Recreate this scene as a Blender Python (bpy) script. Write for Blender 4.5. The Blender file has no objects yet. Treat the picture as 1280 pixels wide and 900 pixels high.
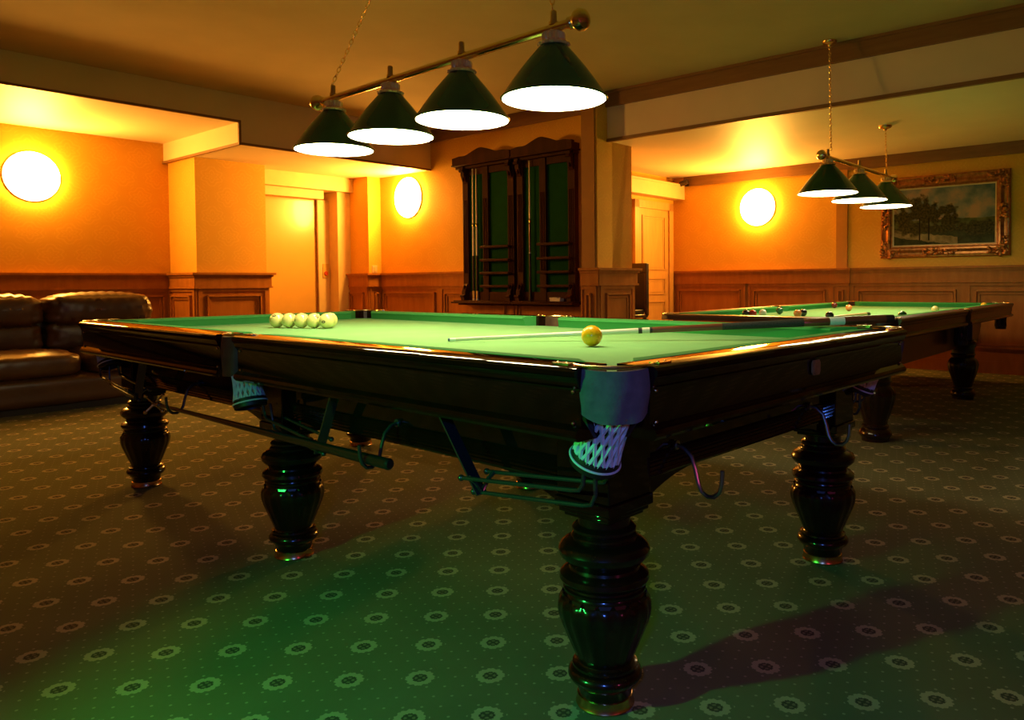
import bpy, bmesh, math, random
from mathutils import Vector, Matrix
random.seed(7)
PI = math.pi
C = bpy.context.scene.collection
sin, cos, R = math.sin, math.cos, math.radians

# ------------------------------------------------------------------ frames
RY, TY = 0.8701752865, 0.8298383717        # yaw of the room, yaw of the first table
T0 = Vector((0.10088529, 1.77945230, 0))   # floor point of the first table's near leg
CAM_H = 1.0
ru = Vector((-sin(RY), cos(RY), 0)); rv = Vector((cos(RY), sin(RY), 0))
tu = Vector((-sin(TY), cos(TY), 0)); tv = Vector((cos(TY), sin(TY), 0))
def UVp(u, v, z=0): return ru*u + rv*v + Vector((0, 0, z))
def Tp(a, b, z=0): return T0 + tu*a + tv*b + Vector((0, 0, z))

# ------------------------------------------------------------------ mesh builder
class MB:
    def __init__(s): s.v = []; s.f = []
    def add(s, vs, fs, M=None):
        b = len(s.v)
        s.v += [(M @ Vector(p)) if M else Vector(p) for p in vs]
        s.f += [tuple(b+i for i in f) for f in fs]
        return s
    def box(s, x0, x1, y0, y1, z0, z1, M=None):
        vs = [(x0,y0,z0),(x1,y0,z0),(x1,y1,z0),(x0,y1,z0),(x0,y0,z1),(x1,y0,z1),(x1,y1,z1),(x0,y1,z1)]
        return s.add(vs, [(0,3,2,1),(4,5,6,7),(0,1,5,4),(1,2,6,5),(2,3,7,6),(3,0,4,7)], M)
    def lathe(s, prof, seg=32, M=None, rad=None, caps=True):
        # prof: list of (r, z); rad(theta, i) multiplies the radius
        vs = []; fs = []; n = len(prof)
        for i, (r, z) in enumerate(prof):
            for k in range(seg):
                t = 2*PI*k/seg; q = r*(rad(t, z) if rad else 1)
                vs.append((q*cos(t), q*sin(t), z))
        for i in range(n-1):
            for k in range(seg):
                k2 = (k+1) % seg
                fs.append((i*seg+k, i*seg+k2, (i+1)*seg+k2, (i+1)*seg+k))
        if caps:
            if prof[0][0] > 1e-5: fs.append(tuple(range(seg-1, -1, -1)))
            if prof[-1][0] > 1e-5: fs.append(tuple((n-1)*seg+k for k in range(seg)))
        return s.add(vs, fs, M)
    def tube(s, pts, r, seg=8, M=None, closed=False, caps=True):
        pts = [Vector(p) for p in pts]; n = len(pts)
        rs = r if isinstance(r, (list, tuple)) else [r]*n
        vs = []; fs = []; prev = None
        for i, p in enumerate(pts):
            if closed: d = pts[(i+1) % n]-pts[i-1]
            else: d = pts[min(i+1, n-1)]-pts[max(i-1, 0)]
            d.normalize()
            if prev is None:
                a = Vector((0,0,1)) if abs(d.z) < .9 else Vector((1,0,0))
                u = d.cross(a).normalized()
            else:
                u = (prev - d*prev.dot(d))
                u = u.normalized() if u.length > 1e-6 else d.orthogonal().normalized()
            prev = u; w = d.cross(u)
            for k in range(seg):
                t = 2*PI*k/seg
                vs.append(p + (u*cos(t)+w*sin(t))*rs[i])
        m = n if closed else n-1
        for i in range(m):
            j = (i+1) % n
            for k in range(seg):
                k2 = (k+1) % seg
                fs.append((i*seg+k, i*seg+k2, j*seg+k2, j*seg+k))
        if caps and not closed:
            fs.append(tuple(range(seg-1, -1, -1))); fs.append(tuple((n-1)*seg+k for k in range(seg)))
        return s.add(vs, fs, M)
    def prism(s, poly, h0, h1, M=None):
        # poly in local (x, y), extruded along z
        n = len(poly)
        vs = [(x, y, h0) for x, y in poly]+[(x, y, h1) for x, y in poly]
        fs = [tuple(range(n-1, -1, -1)), tuple(range(n, 2*n))]
        fs += [(i, (i+1) % n, n+(i+1) % n, n+i) for i in range(n)]
        return s.add(vs, fs, M)
    def sweep(s, prof, e0, e1, fn):
        # profile of (d, z); fn(d, z, t) -> point; e0/e1(d) give the two end positions along the run
        n = len(prof)
        vs = [fn(d, z, e0(d)) for d, z in prof]+[fn(d, z, e1(d)) for d, z in prof]
        fs = [tuple(range(n)), tuple(range(2*n-1, n-1, -1))]
        fs += [(i, n+i, n+(i+1) % n, (i+1) % n) for i in range(n)]
        return s.add(vs, fs)
    def ball(s, c, r, sx=1, sy=1, sz=1, seg=16, rings=10, M=None):
        prof = [(max(1e-6, r*sin(PI*i/rings)), -r*cos(PI*i/rings)) for i in range(rings+1)]
        T = Matrix.Translation(Vector(c)) @ Matrix.Diagonal((sx, sy, sz, 1))
        return s.lathe(prof, seg, (M @ T) if M else T, caps=False)
    def build(s, name, m, parent=None, bevel=0, smooth=35, loc=None, rz=None, sub=0):
        me = bpy.data.meshes.new(name)
        me.from_pydata([tuple(p) for p in s.v], [], s.f)
        bm = bmesh.new(); bm.from_mesh(me)
        bmesh.ops.remove_doubles(bm, verts=bm.verts, dist=1e-5)
        bmesh.ops.recalc_face_normals(bm, faces=bm.faces)
        bm.to_mesh(me); bm.free()
        for p in me.polygons: p.use_smooth = True
        me.set_sharp_from_angle(angle=R(smooth))
        o = bpy.data.objects.new(name, me); C.objects.link(o)
        if m: me.materials.append(m)
        if parent: o.parent = parent
        if loc is not None: o.location = loc
        if rz is not None: o.rotation_euler = (0, 0, rz)
        if bevel:
            b = o.modifiers.new('bevel', 'BEVEL'); b.width = bevel; b.segments = 2; b.limit_method = 'ANGLE'; b.angle_limit = R(40)
        if sub:
            b = o.modifiers.new('sub', 'SUBSURF'); b.levels = sub; b.render_levels = sub
        return o

def tag(o, label=None, cat=None, group=None, kind=None):
    if label: o['label'] = label
    if cat: o['category'] = cat
    if group: o['group'] = group
    if kind: o['kind'] = kind
    return o
def empty(name, loc, rz=0, **k):
    o = bpy.data.objects.new(name, None); C.objects.link(o)
    o.location = loc; o.rotation_euler = (0, 0, rz); o.empty_display_size = .1
    return tag(o, **k)
def struct(o): o['kind'] = 'structure'; return o
def copy_tree(o, parent=None):
    c = o.copy(); C.objects.link(c)
    if parent: c.parent = parent
    for ch in [x for x in o.children]: copy_tree(ch, c)
    return c

# ------------------------------------------------------------------ materials
class NT:
    def __init__(s, name):
        s.m = bpy.data.materials.new(name); s.m.use_nodes = True
        s.t = s.m.node_tree; s.b = s.t.nodes['Principled BSDF']
    def n(s, typ, **k):
        x = s.t.nodes.new(typ)
        for a, v in k.items(): setattr(x, a, v)
        return x
    def l(s, a, b): s.t.links.new(a, b)
    def math(s, op, a, b=None, c=None):
        x = s.n('ShaderNodeMath', operation=op)
        for i, v in enumerate((a, b, c)):
            if v is None: continue
            if isinstance(v, (int, float)): x.inputs[i].default_value = v
            else: s.l(v, x.inputs[i])
        return x.outputs[0]
    def mix(s, f, a, b):
        x = s.n('ShaderNodeMix', data_type='RGBA')
        for i, v in ((0, f), (6, a), (7, b)):
            if isinstance(v, (int, float)): x.inputs[i].default_value = v
            elif isinstance(v, tuple): x.inputs[i].default_value = (*v[:3], 1)
            else: s.l(v, x.inputs[i])
        return x.outputs[2]
    def coord(s, kind='Object', scale=(1,1,1), rot=(0,0,0)):
        c = s.n('ShaderNodeTexCoord'); mp = s.n('ShaderNodeMapping')
        mp.inputs['Scale'].default_value = scale; mp.inputs['Rotation'].default_value = rot
        s.l(c.outputs[kind], mp.inputs['Vector']); return mp.outputs[0]
    def noise(s, vec, scale, detail=3, rough=.5):
        x = s.n('ShaderNodeTexNoise'); x.inputs['Scale'].default_value = scale
        x.inputs['Detail'].default_value = detail; x.inputs['Roughness'].default_value = rough
        if vec is not None: s.l(vec, x.inputs['Vector'])
        return x.outputs['Fac']
    def ramp(s, f, stops):
        x = s.n('ShaderNodeValToRGB'); e = x.color_ramp.elements
        while len(e) < len(stops): e.new(.5)
        for i, (p, c) in enumerate(stops): e[i].position = p; e[i].color = (*c, 1)
        s.l(f, x.inputs[0]); return x.outputs[0]
    def bump(s, h, strength=.2, dist=.01):
        x = s.n('ShaderNodeBump'); x.inputs['Strength'].default_value = strength; x.inputs['Distance'].default_value = dist
        s.l(h, x.inputs['Height']); s.l(x.outputs[0], s.b.inputs['Normal'])
    def set(s, **k):
        for a, v in k.items():
            i = s.b.inputs[a.replace('_', ' ')]
            if hasattr(v, 'is_linked'): s.l(v, i)
            elif isinstance(v, tuple): i.default_value = (*v[:3], 1)
            else: i.default_value = v
        return s

def M_plain(name, col, rough=.5, metal=0, var=.12, scale=12, coat=0, spec=.5, bump=0, bscale=200):
    t = NT(name); v = t.coord()
    f = t.noise(v, scale)
    lo = tuple(c*(1-var) for c in col); hi = tuple(min(1, c*(1+var)) for c in col)
    t.set(Base_Color=t.ramp(f, [(.3, lo), (.7, hi)]), Roughness=rough, Metallic=metal)
    t.b.inputs['Coat Weight'].default_value = coat; t.b.inputs['Coat Roughness'].default_value = .08
    t.b.inputs['Specular IOR Level'].default_value = spec
    if bump: t.bump(t.noise(v, bscale, 4), bump, .004)
    return t.m

def M_wood(name, c1, c2, rough=.35, coat=0, stretch=(14, 1.2, 14), scale=3, coatrough=.06, spec=.5):
    t = NT(name); v = t.coord(scale=stretch)
    f = t.noise(v, scale, 6, .6)
    t.set(Base_Color=t.ramp(f, [(.3, c1), (.72, c2)]), Roughness=rough)
    t.b.inputs['Coat Weight'].default_value = coat; t.b.inputs['Coat Roughness'].default_value = coatrough
    t.b.inputs['Specular IOR Level'].default_value = spec
    t.bump(f, .05, .002)
    return t.m

def M_emit(name, col, strength):
    t = NT(name); v = t.coord()
    f = t.noise(v, 8); t.set(Base_Color=t.ramp(f, [(0, (.8, .78, .74)), (1, (.85, .83, .8))]))
    t.b.inputs['Emission Color'].default_value = (*col, 1); t.b.inputs['Emission Strength'].default_value = strength
    return t.m

def M_carpet(p):
    t = NT('carpet pile with rosettes'); c = t.n('ShaderNodeTexCoord'); sp = t.n('ShaderNodeSeparateXYZ')
    t.l(c.outputs['Object'], sp.inputs[0])
    X = t.math('DIVIDE', sp.outputs[0], p); Y = t.math('DIVIDE', sp.outputs[1], p)
    fx = t.math('SUBTRACT', X, t.math('ROUND', X)); fy = t.math('SUBTRACT', Y, t.math('ROUND', Y))
    r = t.math('SQRT', t.math('ADD', t.math('MULTIPLY', fx, fx), t.math('MULTIPLY', fy, fy)))
    th = t.math('ARCTAN2', fy, fx)
    wob = t.math('MULTIPLY', t.math('COSINE', t.math('MULTIPLY', th, 16)), .045)
    lob = t.math('MULTIPLY', t.math('COSINE', t.math('MULTIPLY', th, 8)), -.05)
    re = t.math('MULTIPLY', r, t.math('ADD', t.math('ADD', wob, lob), 1))
    nz = t.noise(c.outputs['Object'], 420, 2)
    re = t.math('ADD', re, t.math('MULTIPLY', t.math('SUBTRACT', nz, .5), .05))
    def band(v, lo, hi):
        return t.math('MULTIPLY', t.math('GREATER_THAN', v, lo), t.math('LESS_THAN', v, hi))
    ring = band(re, .105, .200)
    pet = t.math('MULTIPLY', band(r, .035, .075), t.math('GREATER_THAN', t.math('COSINE', t.math('MULTIPLY', th, 4)), -.2))
    core = t.math('LESS_THAN', r, .115)
    # small dots on a staggered quarter-pitch grid
    Y4 = t.math('MULTIPLY', Y, 4); row = t.math('ROUND', Y4)
    off = t.math('MULTIPLY', t.math('MODULO', t.math('ABSOLUTE', row), 2), .5)
    X4 = t.math('ADD', t.math('MULTIPLY', X, 4), off)
    dx = t.math('SUBTRACT', X4, t.math('ROUND', X4)); dy = t.math('SUBTRACT', Y4, row)
    dr = t.math('SQRT', t.math('ADD', t.math('MULTIPLY', dx, dx), t.math('MULTIPLY', dy, dy)))
    dot = t.math('MULTIPLY', t.math('LESS_THAN', dr, .085), t.math('GREATER_THAN', r, .25))
    big = t.noise(c.outputs['Object'], 2.2, 3); fine = t.noise(c.outputs['Object'], 900, 2)
    base = t.ramp(t.math('ADD', t.math('MULTIPLY', big, .35), t.math('MULTIPLY', fine, .65)), [(.3, (.105, .110, .056)), (.7, (.178, .190, .103))])
    col = t.mix(t.math('MULTIPLY', dot, .55), base, (.42, .40, .26))
    col = t.mix(t.math('MULTIPLY', core, .75), col, (.045, .042, .030))
    col = t.mix(t.math('MULTIPLY', pet, .5), col, (.34, .28, .17))
    col = t.mix(t.math('MULTIPLY', ring, .85), col, (.44, .385, .235))
    t.set(Base_Color=col, Roughness=.95); t.b.inputs['Specular IOR Level'].default_value = .1
    t.bump(fine, .5, .004)
    return t.m

def M_wallpaper(name, c1, c2):
    t = NT(name); c = t.n('ShaderNodeTexCoord'); sp = t.n('ShaderNodeSeparateXYZ'); t.l(c.outputs['Object'], sp.inputs[0])
    s = t.math('ADD', sp.outputs[0], sp.outputs[1]); z = sp.outputs[2]
    P = .36
    S = t.math('DIVIDE', s, P); row = t.math('ROUND', t.math('DIVIDE', z, P*.62))
    S = t.math('ADD', S, t.math('MULTIPLY', t.math('MODULO', t.math('ABSOLUTE', row), 2), .5))
    dx = t.math('SUBTRACT', S, t.math('ROUND', S)); dz = t.math('SUBTRACT', t.math('DIVIDE', z, P*.62), row)
    r = t.math('SQRT', t.math('ADD', t.math('MULTIPLY', dx, dx), t.math('MULTIPLY', t.math('MULTIPLY', dz, dz), .5)))
    th = t.math('ARCTAN2', dz, dx)
    w = t.math('ADD', r, t.math('MULTIPLY', t.math('COSINE', t.math('MULTIPLY', th, 6)), .045))
    ring = t.math('GREATER_THAN', t.math('SINE', t.math('MULTIPLY', w, 46)), .35)
    ring = t.math('MULTIPLY', ring, t.math('LESS_THAN', r, .40))
    f = t.math('ADD', t.math('MULTIPLY', ring, .55), t.math('MULTIPLY', t.noise(c.outputs['Object'], 30), .3))
    t.set(Base_Color=t.ramp(f, [(0, c1), (1, c2)]), Roughness=.62)
    t.b.inputs['Specular IOR Level'].default_value = .3
    return t.m

def M_painting():
    t = NT('oil landscape'); c = t.n('ShaderNodeTexCoord'); sp = t.n('ShaderNodeSeparateXYZ'); t.l(c.outputs['Object'], sp.inputs[0])
    x = t.math('DIVIDE', sp.outputs[0], .5); z = t.math('DIVIDE', sp.outputs[2], .31)     # about -1..1
    v = c.outputs['Object']
    n1 = t.noise(v, 5, 5); n2 = t.noise(v, 16, 5); n3 = t.noise(v, 45, 4)
    sky = t.ramp(n1, [(.34, (.08, .14, .17)), (.5, (.22, .24, .24)), (.64, (.46, .30, .23))])
    far = t.ramp(n2, [(.3, (.06, .08, .03)), (.7, (.15, .16, .07))])
    near = t.ramp(n2, [(.3, (.018, .026, .012)), (.7, (.07, .075, .03))])
    pathc = t.ramp(n2, [(.3, (.16, .13, .06)), (.7, (.34, .27, .15))])
    wob = t.math('MULTIPLY', t.math('SUBTRACT', n2, .5), .5)
    hor = t.math('LESS_THAN', t.math('ADD', z, t.math('MULTIPLY', wob, .15)), -.12)
    col = t.mix(hor, sky, far)
    gr = t.math('LESS_THAN', t.math('ADD', z, wob), -.42); col = t.mix(gr, col, near)
    pd = t.math('ADD', t.math('ABSOLUTE', t.math('SUBTRACT', t.math('ADD', z, t.math('MULTIPLY', x, .25)), -.82)), t.math('MULTIPLY', wob, .4))
    pa = t.math('MULTIPLY', t.math('LESS_THAN', pd, .13), t.math('LESS_THAN', x, .30)); col = t.mix(pa, col, pathc)
    def blob(cx, cz, rx, rz, k):
        ax = t.math('DIVIDE', t.math('SUBTRACT', x, cx), rx); az = t.math('DIVIDE', t.math('SUBTRACT', z, cz), rz)
        d = t.math('ADD', t.math('ADD', t.math('MULTIPLY', ax, ax), t.math('MULTIPLY', az, az)), t.math('MULTIPLY', t.math('SUBTRACT', n2, .5), k))
        x_ = t.n('ShaderNodeMapRange'); x_.inputs['From Min'].default_value = 1.15; x_.inputs['From Max'].default_value = .55
        t.l(d, x_.inputs['Value']); return x_.outputs[0]
    leaf = t.ramp(n3, [(.32, (.014, .018, .007)), (.75, (.120, .095, .032))])
    for b in ((-.50, .28, .36, .46, 4), (-.26, .10, .30, .42, 4), (-.80, .0, .25, .36, 4), (.13, -.10, .18, .52, 3.5), (.70, -.48, .46, .26, 3), (-.60, -.42, .36, .26, 3), (-.1, -.45, .45, .16, 3)):
        col = t.mix(blob(*b), col, leaf)
    for tx in (-.47, -.28):
        tr = t.math('MULTIPLY', t.math('LESS_THAN', t.math('ABSOLUTE', t.math('SUBTRACT', x, tx)), .015), t.math('LESS_THAN', t.math('ABSOLUTE', t.math('ADD', z, .45)), .4))
        col = t.mix(tr, col, (.02, .014, .008))
    t.set(Base_Color=col, Roughness=.45); t.bump(n3, .15, .003); t.b.inputs['Specular IOR Level'].default_value = .08
    return t.m

MAT = {}
MAT['carpet'] = M_carpet(.17794654)
MAT['paper'] = M_wallpaper('damask wallpaper', (.70, .38, .040), (.76, .43, .055))
MAT['ceiling'] = M_plain('ceiling plaster', (.53, .40, .21), .9, var=.04, scale=3)
MAT['lowceiling'] = M_plain('satin ceiling paint', (.80, .64, .42), .55, var=.03, scale=3)
MAT['tanboard'] = M_plain('tan painted board', (.48, .225, .035), .55, var=.04)
MAT['tanboard2'] = M_plain('brown painted board', (.32, .135, .022), .6, var=.04)
MAT['oak'] = M_wood('oak panelling', (.33, .118, .022), (.44, .165, .034), .45, coat=0, stretch=(5, 5, 1), coatrough=.2, spec=.12)
MAT['crown'] = M_wood('brown crown board', (.21, .095, .028), (.28, .135, .042), .5, stretch=(1, 1, 9))
MAT['doorwood'] = M_wood('honey door veneer', (.54, .29, .075), (.64, .36, .105), .38, coat=.2, stretch=(6, 6, 1), coatrough=.15)
MAT['lift'] = M_plain('satin metal door', (.60, .36, .085), .28, var=.04, scale=2, coat=.3)
MAT['casing'] = M_plain('cream casing paint', (.66, .48, .22), .5, var=.03)
MAT['mahogany'] = M_wood('dark mahogany', (.0075, .0018, .001), (.017, .0038, .002), .4, coat=1, stretch=(9, 9, 9), scale=2, coatrough=.05, spec=0)
MAT['legwood'] = M_wood('dark turned mahogany', (.009, .0022, .0013), (.019, .0044, .0024), .35, coat=1, stretch=(9, 9, 2), scale=2, coatrough=.14, spec=.1)
MAT['mahogany2'] = M_wood('reddish mahogany', (.050, .014, .008), (.085, .024, .013), .38, coat=.4, stretch=(6, 6, 6), scale=2, coatrough=.2)
MAT['rackwood'] = M_wood('carved rack wood', (.030, .0075, .0030), (.060, .0155, .0060), .6, spec=.10, coat=0, stretch=(9, 9, 1.2), scale=2, coatrough=.25)
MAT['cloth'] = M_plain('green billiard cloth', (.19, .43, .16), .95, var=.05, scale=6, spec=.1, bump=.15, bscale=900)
MAT['cushcloth_shade'] = M_plain('shade-darkened green cushion cloth', (.055, .30, .075), .95, var=.05, scale=6, spec=.1, bump=.15, bscale=900)  # same cloth as the bed, with the shade of cushion faces in its colour
MAT['feltdark'] = M_plain('dark green felt', (.010, .060, .017), .97, var=.10, scale=9, spec=.05, bump=.1, bscale=900)
MAT['brass'] = M_plain('polished brass', (.95, .68, .27), .24, 1, .06)
MAT['dullbrass'] = M_plain('dull brass plate', (.30, .21, .055), .6, 0, .3, 60)
MAT['brasscast'] = M_plain('cast brass fitting', (1.0, .66, .22), .35, .4, .08)
MAT['copper'] = M_plain('worn brass foot', (.72, .40, .16), .25, 1, .08)
MAT['steel'] = M_plain('bare steel', (.42, .42, .43), .3, 1, .08)
MAT['rodgreen'] = M_plain('dark enamelled rod', (.10, .12, .11), .22, .8, .1)
MAT['black'] = M_plain('black enamel', (.012, .011, .010), .28, 0, .1, coat=.5)
MAT['pocketleather'] = M_plain('grey pocket suede', (.115, .100, .092), .85, var=.18, scale=40, bump=.25, bscale=180)
MAT['brownleather'] = M_plain('brown pocket leather', (.13, .062, .026), .6, var=.2, scale=30)
MAT['net'] = M_plain('white pocket twine', (.74, .74, .70), .8, var=.1, scale=60)
MAT['piping'] = M_plain('white piping cord', (.8, .8, .78), .6, var=.05)
MAT['netdark'] = M_plain('dark leather strap', (.022, .010, .007), .5, var=.2, scale=40)
MAT['sofaleather'] = M_plain('brown sofa hide', (.085, .036, .014), .36, var=.22, scale=5, spec=.6, bump=.22, bscale=26)
MAT['sofaseam'] = M_plain('dark sofa stitching', (.012, .006, .003), .6)
MAT['ivory'] = M_plain('cream ball resin', (.86, .80, .27), .12, var=.03, coat=.8)
MAT['yellowball'] = M_plain('orange yellow ball resin', (.97, .42, .008), .25, var=.03, coat=.15, spec=.3)
MAT['ink'] = M_plain('printed ink', (.06, .045, .03), .4)
MAT['maple'] = M_wood('pale maple shaft', (.66, .60, .44), (.76, .70, .54), .3, coat=.6, stretch=(3, 3, 3))
MAT['cuebutt'] = M_wood('red brown cue butt', (.11, .026, .012), (.19, .050, .022), .3, coat=.7, stretch=(20, 20, 2))
MAT['wrap'] = M_plain('dark grip wrap', (.030, .027, .024), .75, var=.35, scale=160, bump=.4, bscale=260)
MAT['whitering'] = M_plain('white cue ring', (.80, .79, .74), .35, var=.03)
MAT['blueleather'] = M_plain('blue cue tip', (.07, .12, .18), .8)
MAT['ash'] = M_wood('yellow ash cue butt', (.74, .52, .16), (.82, .60, .22), .35, coat=.5)
MAT['shadegreen'] = M_plain('green shade enamel', (.004, .075, .016), .25, var=.08, coat=.25, spec=.35)
MAT['shadeinner'] = M_plain('white shade lining', (.85, .84, .8), .6, var=.02)
MAT['lampdisc'] = M_emit('lit opal diffuser', (1.0, .82, .46), 32)
MAT['lampdisc2'] = M_emit('lit opal diffuser of the far lamp', (1.0, .82, .46), 23)
MAT['globe'] = M_emit('lit wall globe', (1.0, .44, .060), 185)
MAT['gilt'] = M_plain('antique gilt', (.42, .17, .050), .34, .75, .35, 24)
MAT['slip'] = M_plain('pale frame slip', (.62, .50, .30), .5)
MAT['painting'] = M_painting()
MAT['plastic'] = M_plain('ivory plastic', (.62, .50, .30), .45)
MAT['red'] = M_plain('red plastic', (.45, .04, .02), .4)
MAT['chalk'] = M_plain('white paper box', (.62, .58, .48), .7)
MAT['stoolwood'] = M_wood('near black stool wood', (.020, .008, .005), (.035, .014, .008), .4, coat=.3)
MAT['stoolseat'] = M_plain('black stool leather', (.014, .010, .009), .45)

# ------------------------------------------------------------------ room shell
ZC, ZL, ZL2, ZL3 = 2.92, 2.43, 2.43, 2.65     # main ceiling, lowered ceiling behind the beam, lowered ceilings at the left
U_LW, U_SOF, U_PIER, V_RACK, V_BEAM, V_END = 9.23, 7.42, 8.55, 6.30, 6.22, 9.11
U_MIN, V_MIN = -5.5, -5.5
fl = MB().box(-14, 14, -14, 14, -.12, 0).build('floor', MAT['carpet'], loc=(-1.07327715, 1.85814773, 0), rz=.04758014); struct(fl)
def room(mb, name, m, bevel=0):
    # local axes: x = v, y = u
    return struct(mb.build(name, m, rz=RY, bevel=bevel))
b = MB(); b.box(V_MIN, V_BEAM+.02, U_MIN, U_SOF+.01, ZC, ZC+.1); b.box(V_BEAM+.02, V_RACK+.02, 4.6, U_SOF+.01, ZC, ZC+.1)
room(b, 'ceiling', MAT['ceiling'])
b = MB(); b.box(V_BEAM+.14, V_END+.1, U_MIN, 4.6, ZL, ZL+.1); b.box(6.65, V_END+.1, 4.6, 5.7, ZL, ZL+.1)
b.box(V_BEAM, V_BEAM+.14, U_MIN, 4.72, ZL, ZC)            # the beam face that steps down to it
room(b, 'ceiling.001', MAT['lowceiling'])
b = MB(); b.box(V_MIN, 3.81, U_SOF+.1, U_LW+.1, ZL3, ZL3+.1)
b.box(3.81, V_RACK+.05, U_SOF+.1, 9.9, ZL2, ZL2+.32)
b.box(V_MIN, 3.81, U_SOF, U_SOF+.1, ZL3, ZC); b.box(3.81, V_RACK+.02, U_SOF, U_SOF+.1, ZL2, ZC)
room(b, 'ceiling.002', MAT['lowceiling'])
# thin dark mouldings on the edges of the lowered ceilings
b = MB()
b.box(V_MIN, 3.815, U_SOF-.012, U_SOF+.012, ZL3-.012, ZL3+.012)
b.box(3.80, V_RACK, U_SOF-.012, U_SOF+.012, ZL2-.012, ZL2+.012)
b.box(3.795, 3.82, U_SOF-.012, U_SOF+.012, ZL2-.012, ZL3+.012)
b.box(3.795, 3.82, U_SOF+.01, U_LW, ZL2-.014, ZL2+.012)
room(b, 'trim_1', MAT['crown'])
room(MB().box(V_BEAM-.012, V_BEAM+.03, U_MIN, 4.63, ZL-.012, ZL+.02), 'trim_2', MAT['crown'])
b = MB(); b.box(V_BEAM-.03, V_BEAM, U_MIN, 4.6, 2.765, ZC); b.box(V_BEAM-.045, V_BEAM, U_MIN, 4.6, 2.895, ZC)
b.box(V_RACK-.03, V_RACK, 4.6, U_SOF, 2.765, ZC)
room(b, 'trim_3', MAT['crown'])
room(MB().box(V_END-.03, V_END, U_MIN, 5.42, 2.30, ZL), 'trim_4', MAT['crown'])
# walls
room(MB().box(V_MIN, 3.86, U_LW, U_LW+.12, 0, ZC), 'wall_left', MAT['paper'])
b = MB(); b.box(3.86, 4.69, U_PIER, 9.9, 0, ZL2+.01)
b.box(6.10, V_RACK+.05, 8.47, 9.9, 0, ZL2+.01)                       # stub beside the recess
b.box(4.69, 6.10, 9.18, 9.9, 0, ZL2+.01)                             # back of the recess
room(b, 'wall_left_recess', MAT['paper'])
room(MB().box(V_RACK, V_RACK+.35, 4.6, 8.47, 0, ZC), 'wall_back', MAT['paper'])
b = MB(); b.box(6.05, 6.65, 4.6, 4.79, 0, ZC)
room(b, 'wall_back_pier', MAT['paper'])
room(MB().box(6.035, 6.05, 4.625, 4.79, 1.14, 2.765), 'trim_20', MAT['tanboard2'])
room(MB().box(6.65, V_END+.1, 5.6, 5.75, 0, ZL+.05), 'wall_back_door', MAT['paper'])
room(MB().box(V_END, V_END+.12, U_MIN, 5.7, 0, ZL+.05), 'wall_right', MAT['paper'])
room(MB().box(V_END-.035, V_END, 3.19, 3.32, 1.14, 2.31), 'wall_right_pilaster', MAT['tanboard'])
room(MB().box(V_MIN-.12, V_MIN, U_MIN, U_LW+.1, 0, ZC), 'wall_front', MAT['crown'])
room(MB().box(V_MIN-.1, V_END+.1, U_MIN-.12, U_MIN, 0, ZC), 'wall_side', MAT['crown'])
# box beam above the panelled door
b = MB(); b.box(6.65, V_END, 5.42, 5.6, 2.125, 2.315); b.box(6.65, V_END, 5.405, 5.6, 2.30, 2.325)
room(b, 'trim_5', MAT['casing'])

# wainscot: run along s with the outward normal n
def wains(name, p0, p1, nrm, ends=(0, 0), panels=None, th=.06, ztop=1.145, plinth=True):
    p0, p1, nrm = Vector((*p0, 0)), Vector((*p1, 0)), Vector((*nrm, 0))
    d = (p1-p0); L = d.length; d.normalize()
    M = Matrix.Translation(p0) @ Matrix(((d.x, nrm.x, 0, 0), (d.y, nrm.y, 0, 0), (0, 0, 1, 0), (0, 0, 0, 1)))
    e0, e1 = ends; b = MB()
    b.box(-e0*.3, L+e1*.3, 0, th*.35, 0, ztop-.03, M)
    b.box(-e0*.6, L+e1*.6, 0, th*.75, .97, ztop-.03, M)
    b.box(-e0*.8, L+e1*.8, 0, th*.9, .965, .985, M)
    b.box(-e0*.9, L+e1*.9, 0, th*1.0, ztop-.05, ztop-.025, M)
    b.box(-e0*1.3, L+e1*1.3, 0, th*1.35, ztop-.025, ztop, M)
    b.box(-e0*.6, L+e1*.6, 0, th*.8, 0, .13, M); b.box(-e0*.5, L+e1*.5, 0, th*.65, .13, .15, M)
    n = panels or max(1, round(L/1.15)); w = L/n
    for i in range(n):
        s0, s1 = i*w, (i+1)*w; st = min(.09, w*.16)
        b.box(s0, s0+st*.5, 0, th*.6, .15, .97, M); b.box(s1-st*.5, s1, 0, th*.6, .15, .97, M)
        b.box(s0+st*.5, s1-st*.5, 0, th*.6, .15, .22, M); b.box(s0+st*.5, s1-st*.5, 0, th*.6, .93, .97, M)
        a0, a1, z0, z1 = s0+st*.5+.045, s1-st*.5-.045, .265, .89
        for k in (0, 1):
            q = k*.03; t_ = th*(.85 if k == 0 else .6); wd = .020
            b.box(a0+q, a1-q, 0, t_, z0+q, z0+q+wd, M); b.box(a0+q, a1-q, 0, t_, z1-q-wd, z1-q, M)
            b.box(a0+q, a0+q+wd, 0, t_, z0+q, z1-q, M); b.box(a1-q-wd, a1-q, 0, t_, z0+q, z1-q, M)
    return struct(b.build(name, MAT['oak'], rz=RY))
wains('trim_6', (V_MIN, U_LW), (3.86, U_LW), (0, -1), panels=8)
wains('trim_7', (3.86, U_LW), (3.86, U_PIER), (-1, 0), (0, .06), panels=1)
wains('trim_8', (3.86, U_PIER), (4.69, U_PIER), (0, -1), (.06, .06), panels=1)
wains('trim_9', (6.10, 8.95), (6.10, 8.47), (-1, 0), (0, .06), panels=1)
wains('trim_10', (6.10, 8.47), (V_RACK, 8.47), (0, -1), (.06, 0), panels=1)
wains('trim_11', (V_RACK, 8.47), (V_RACK, 4.79), (-1, 0), panels=3)
wains('trim_12', (6.05, 4.79), (6.05, 4.6), (-1, 0), (0, .06), panels=1)
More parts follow.
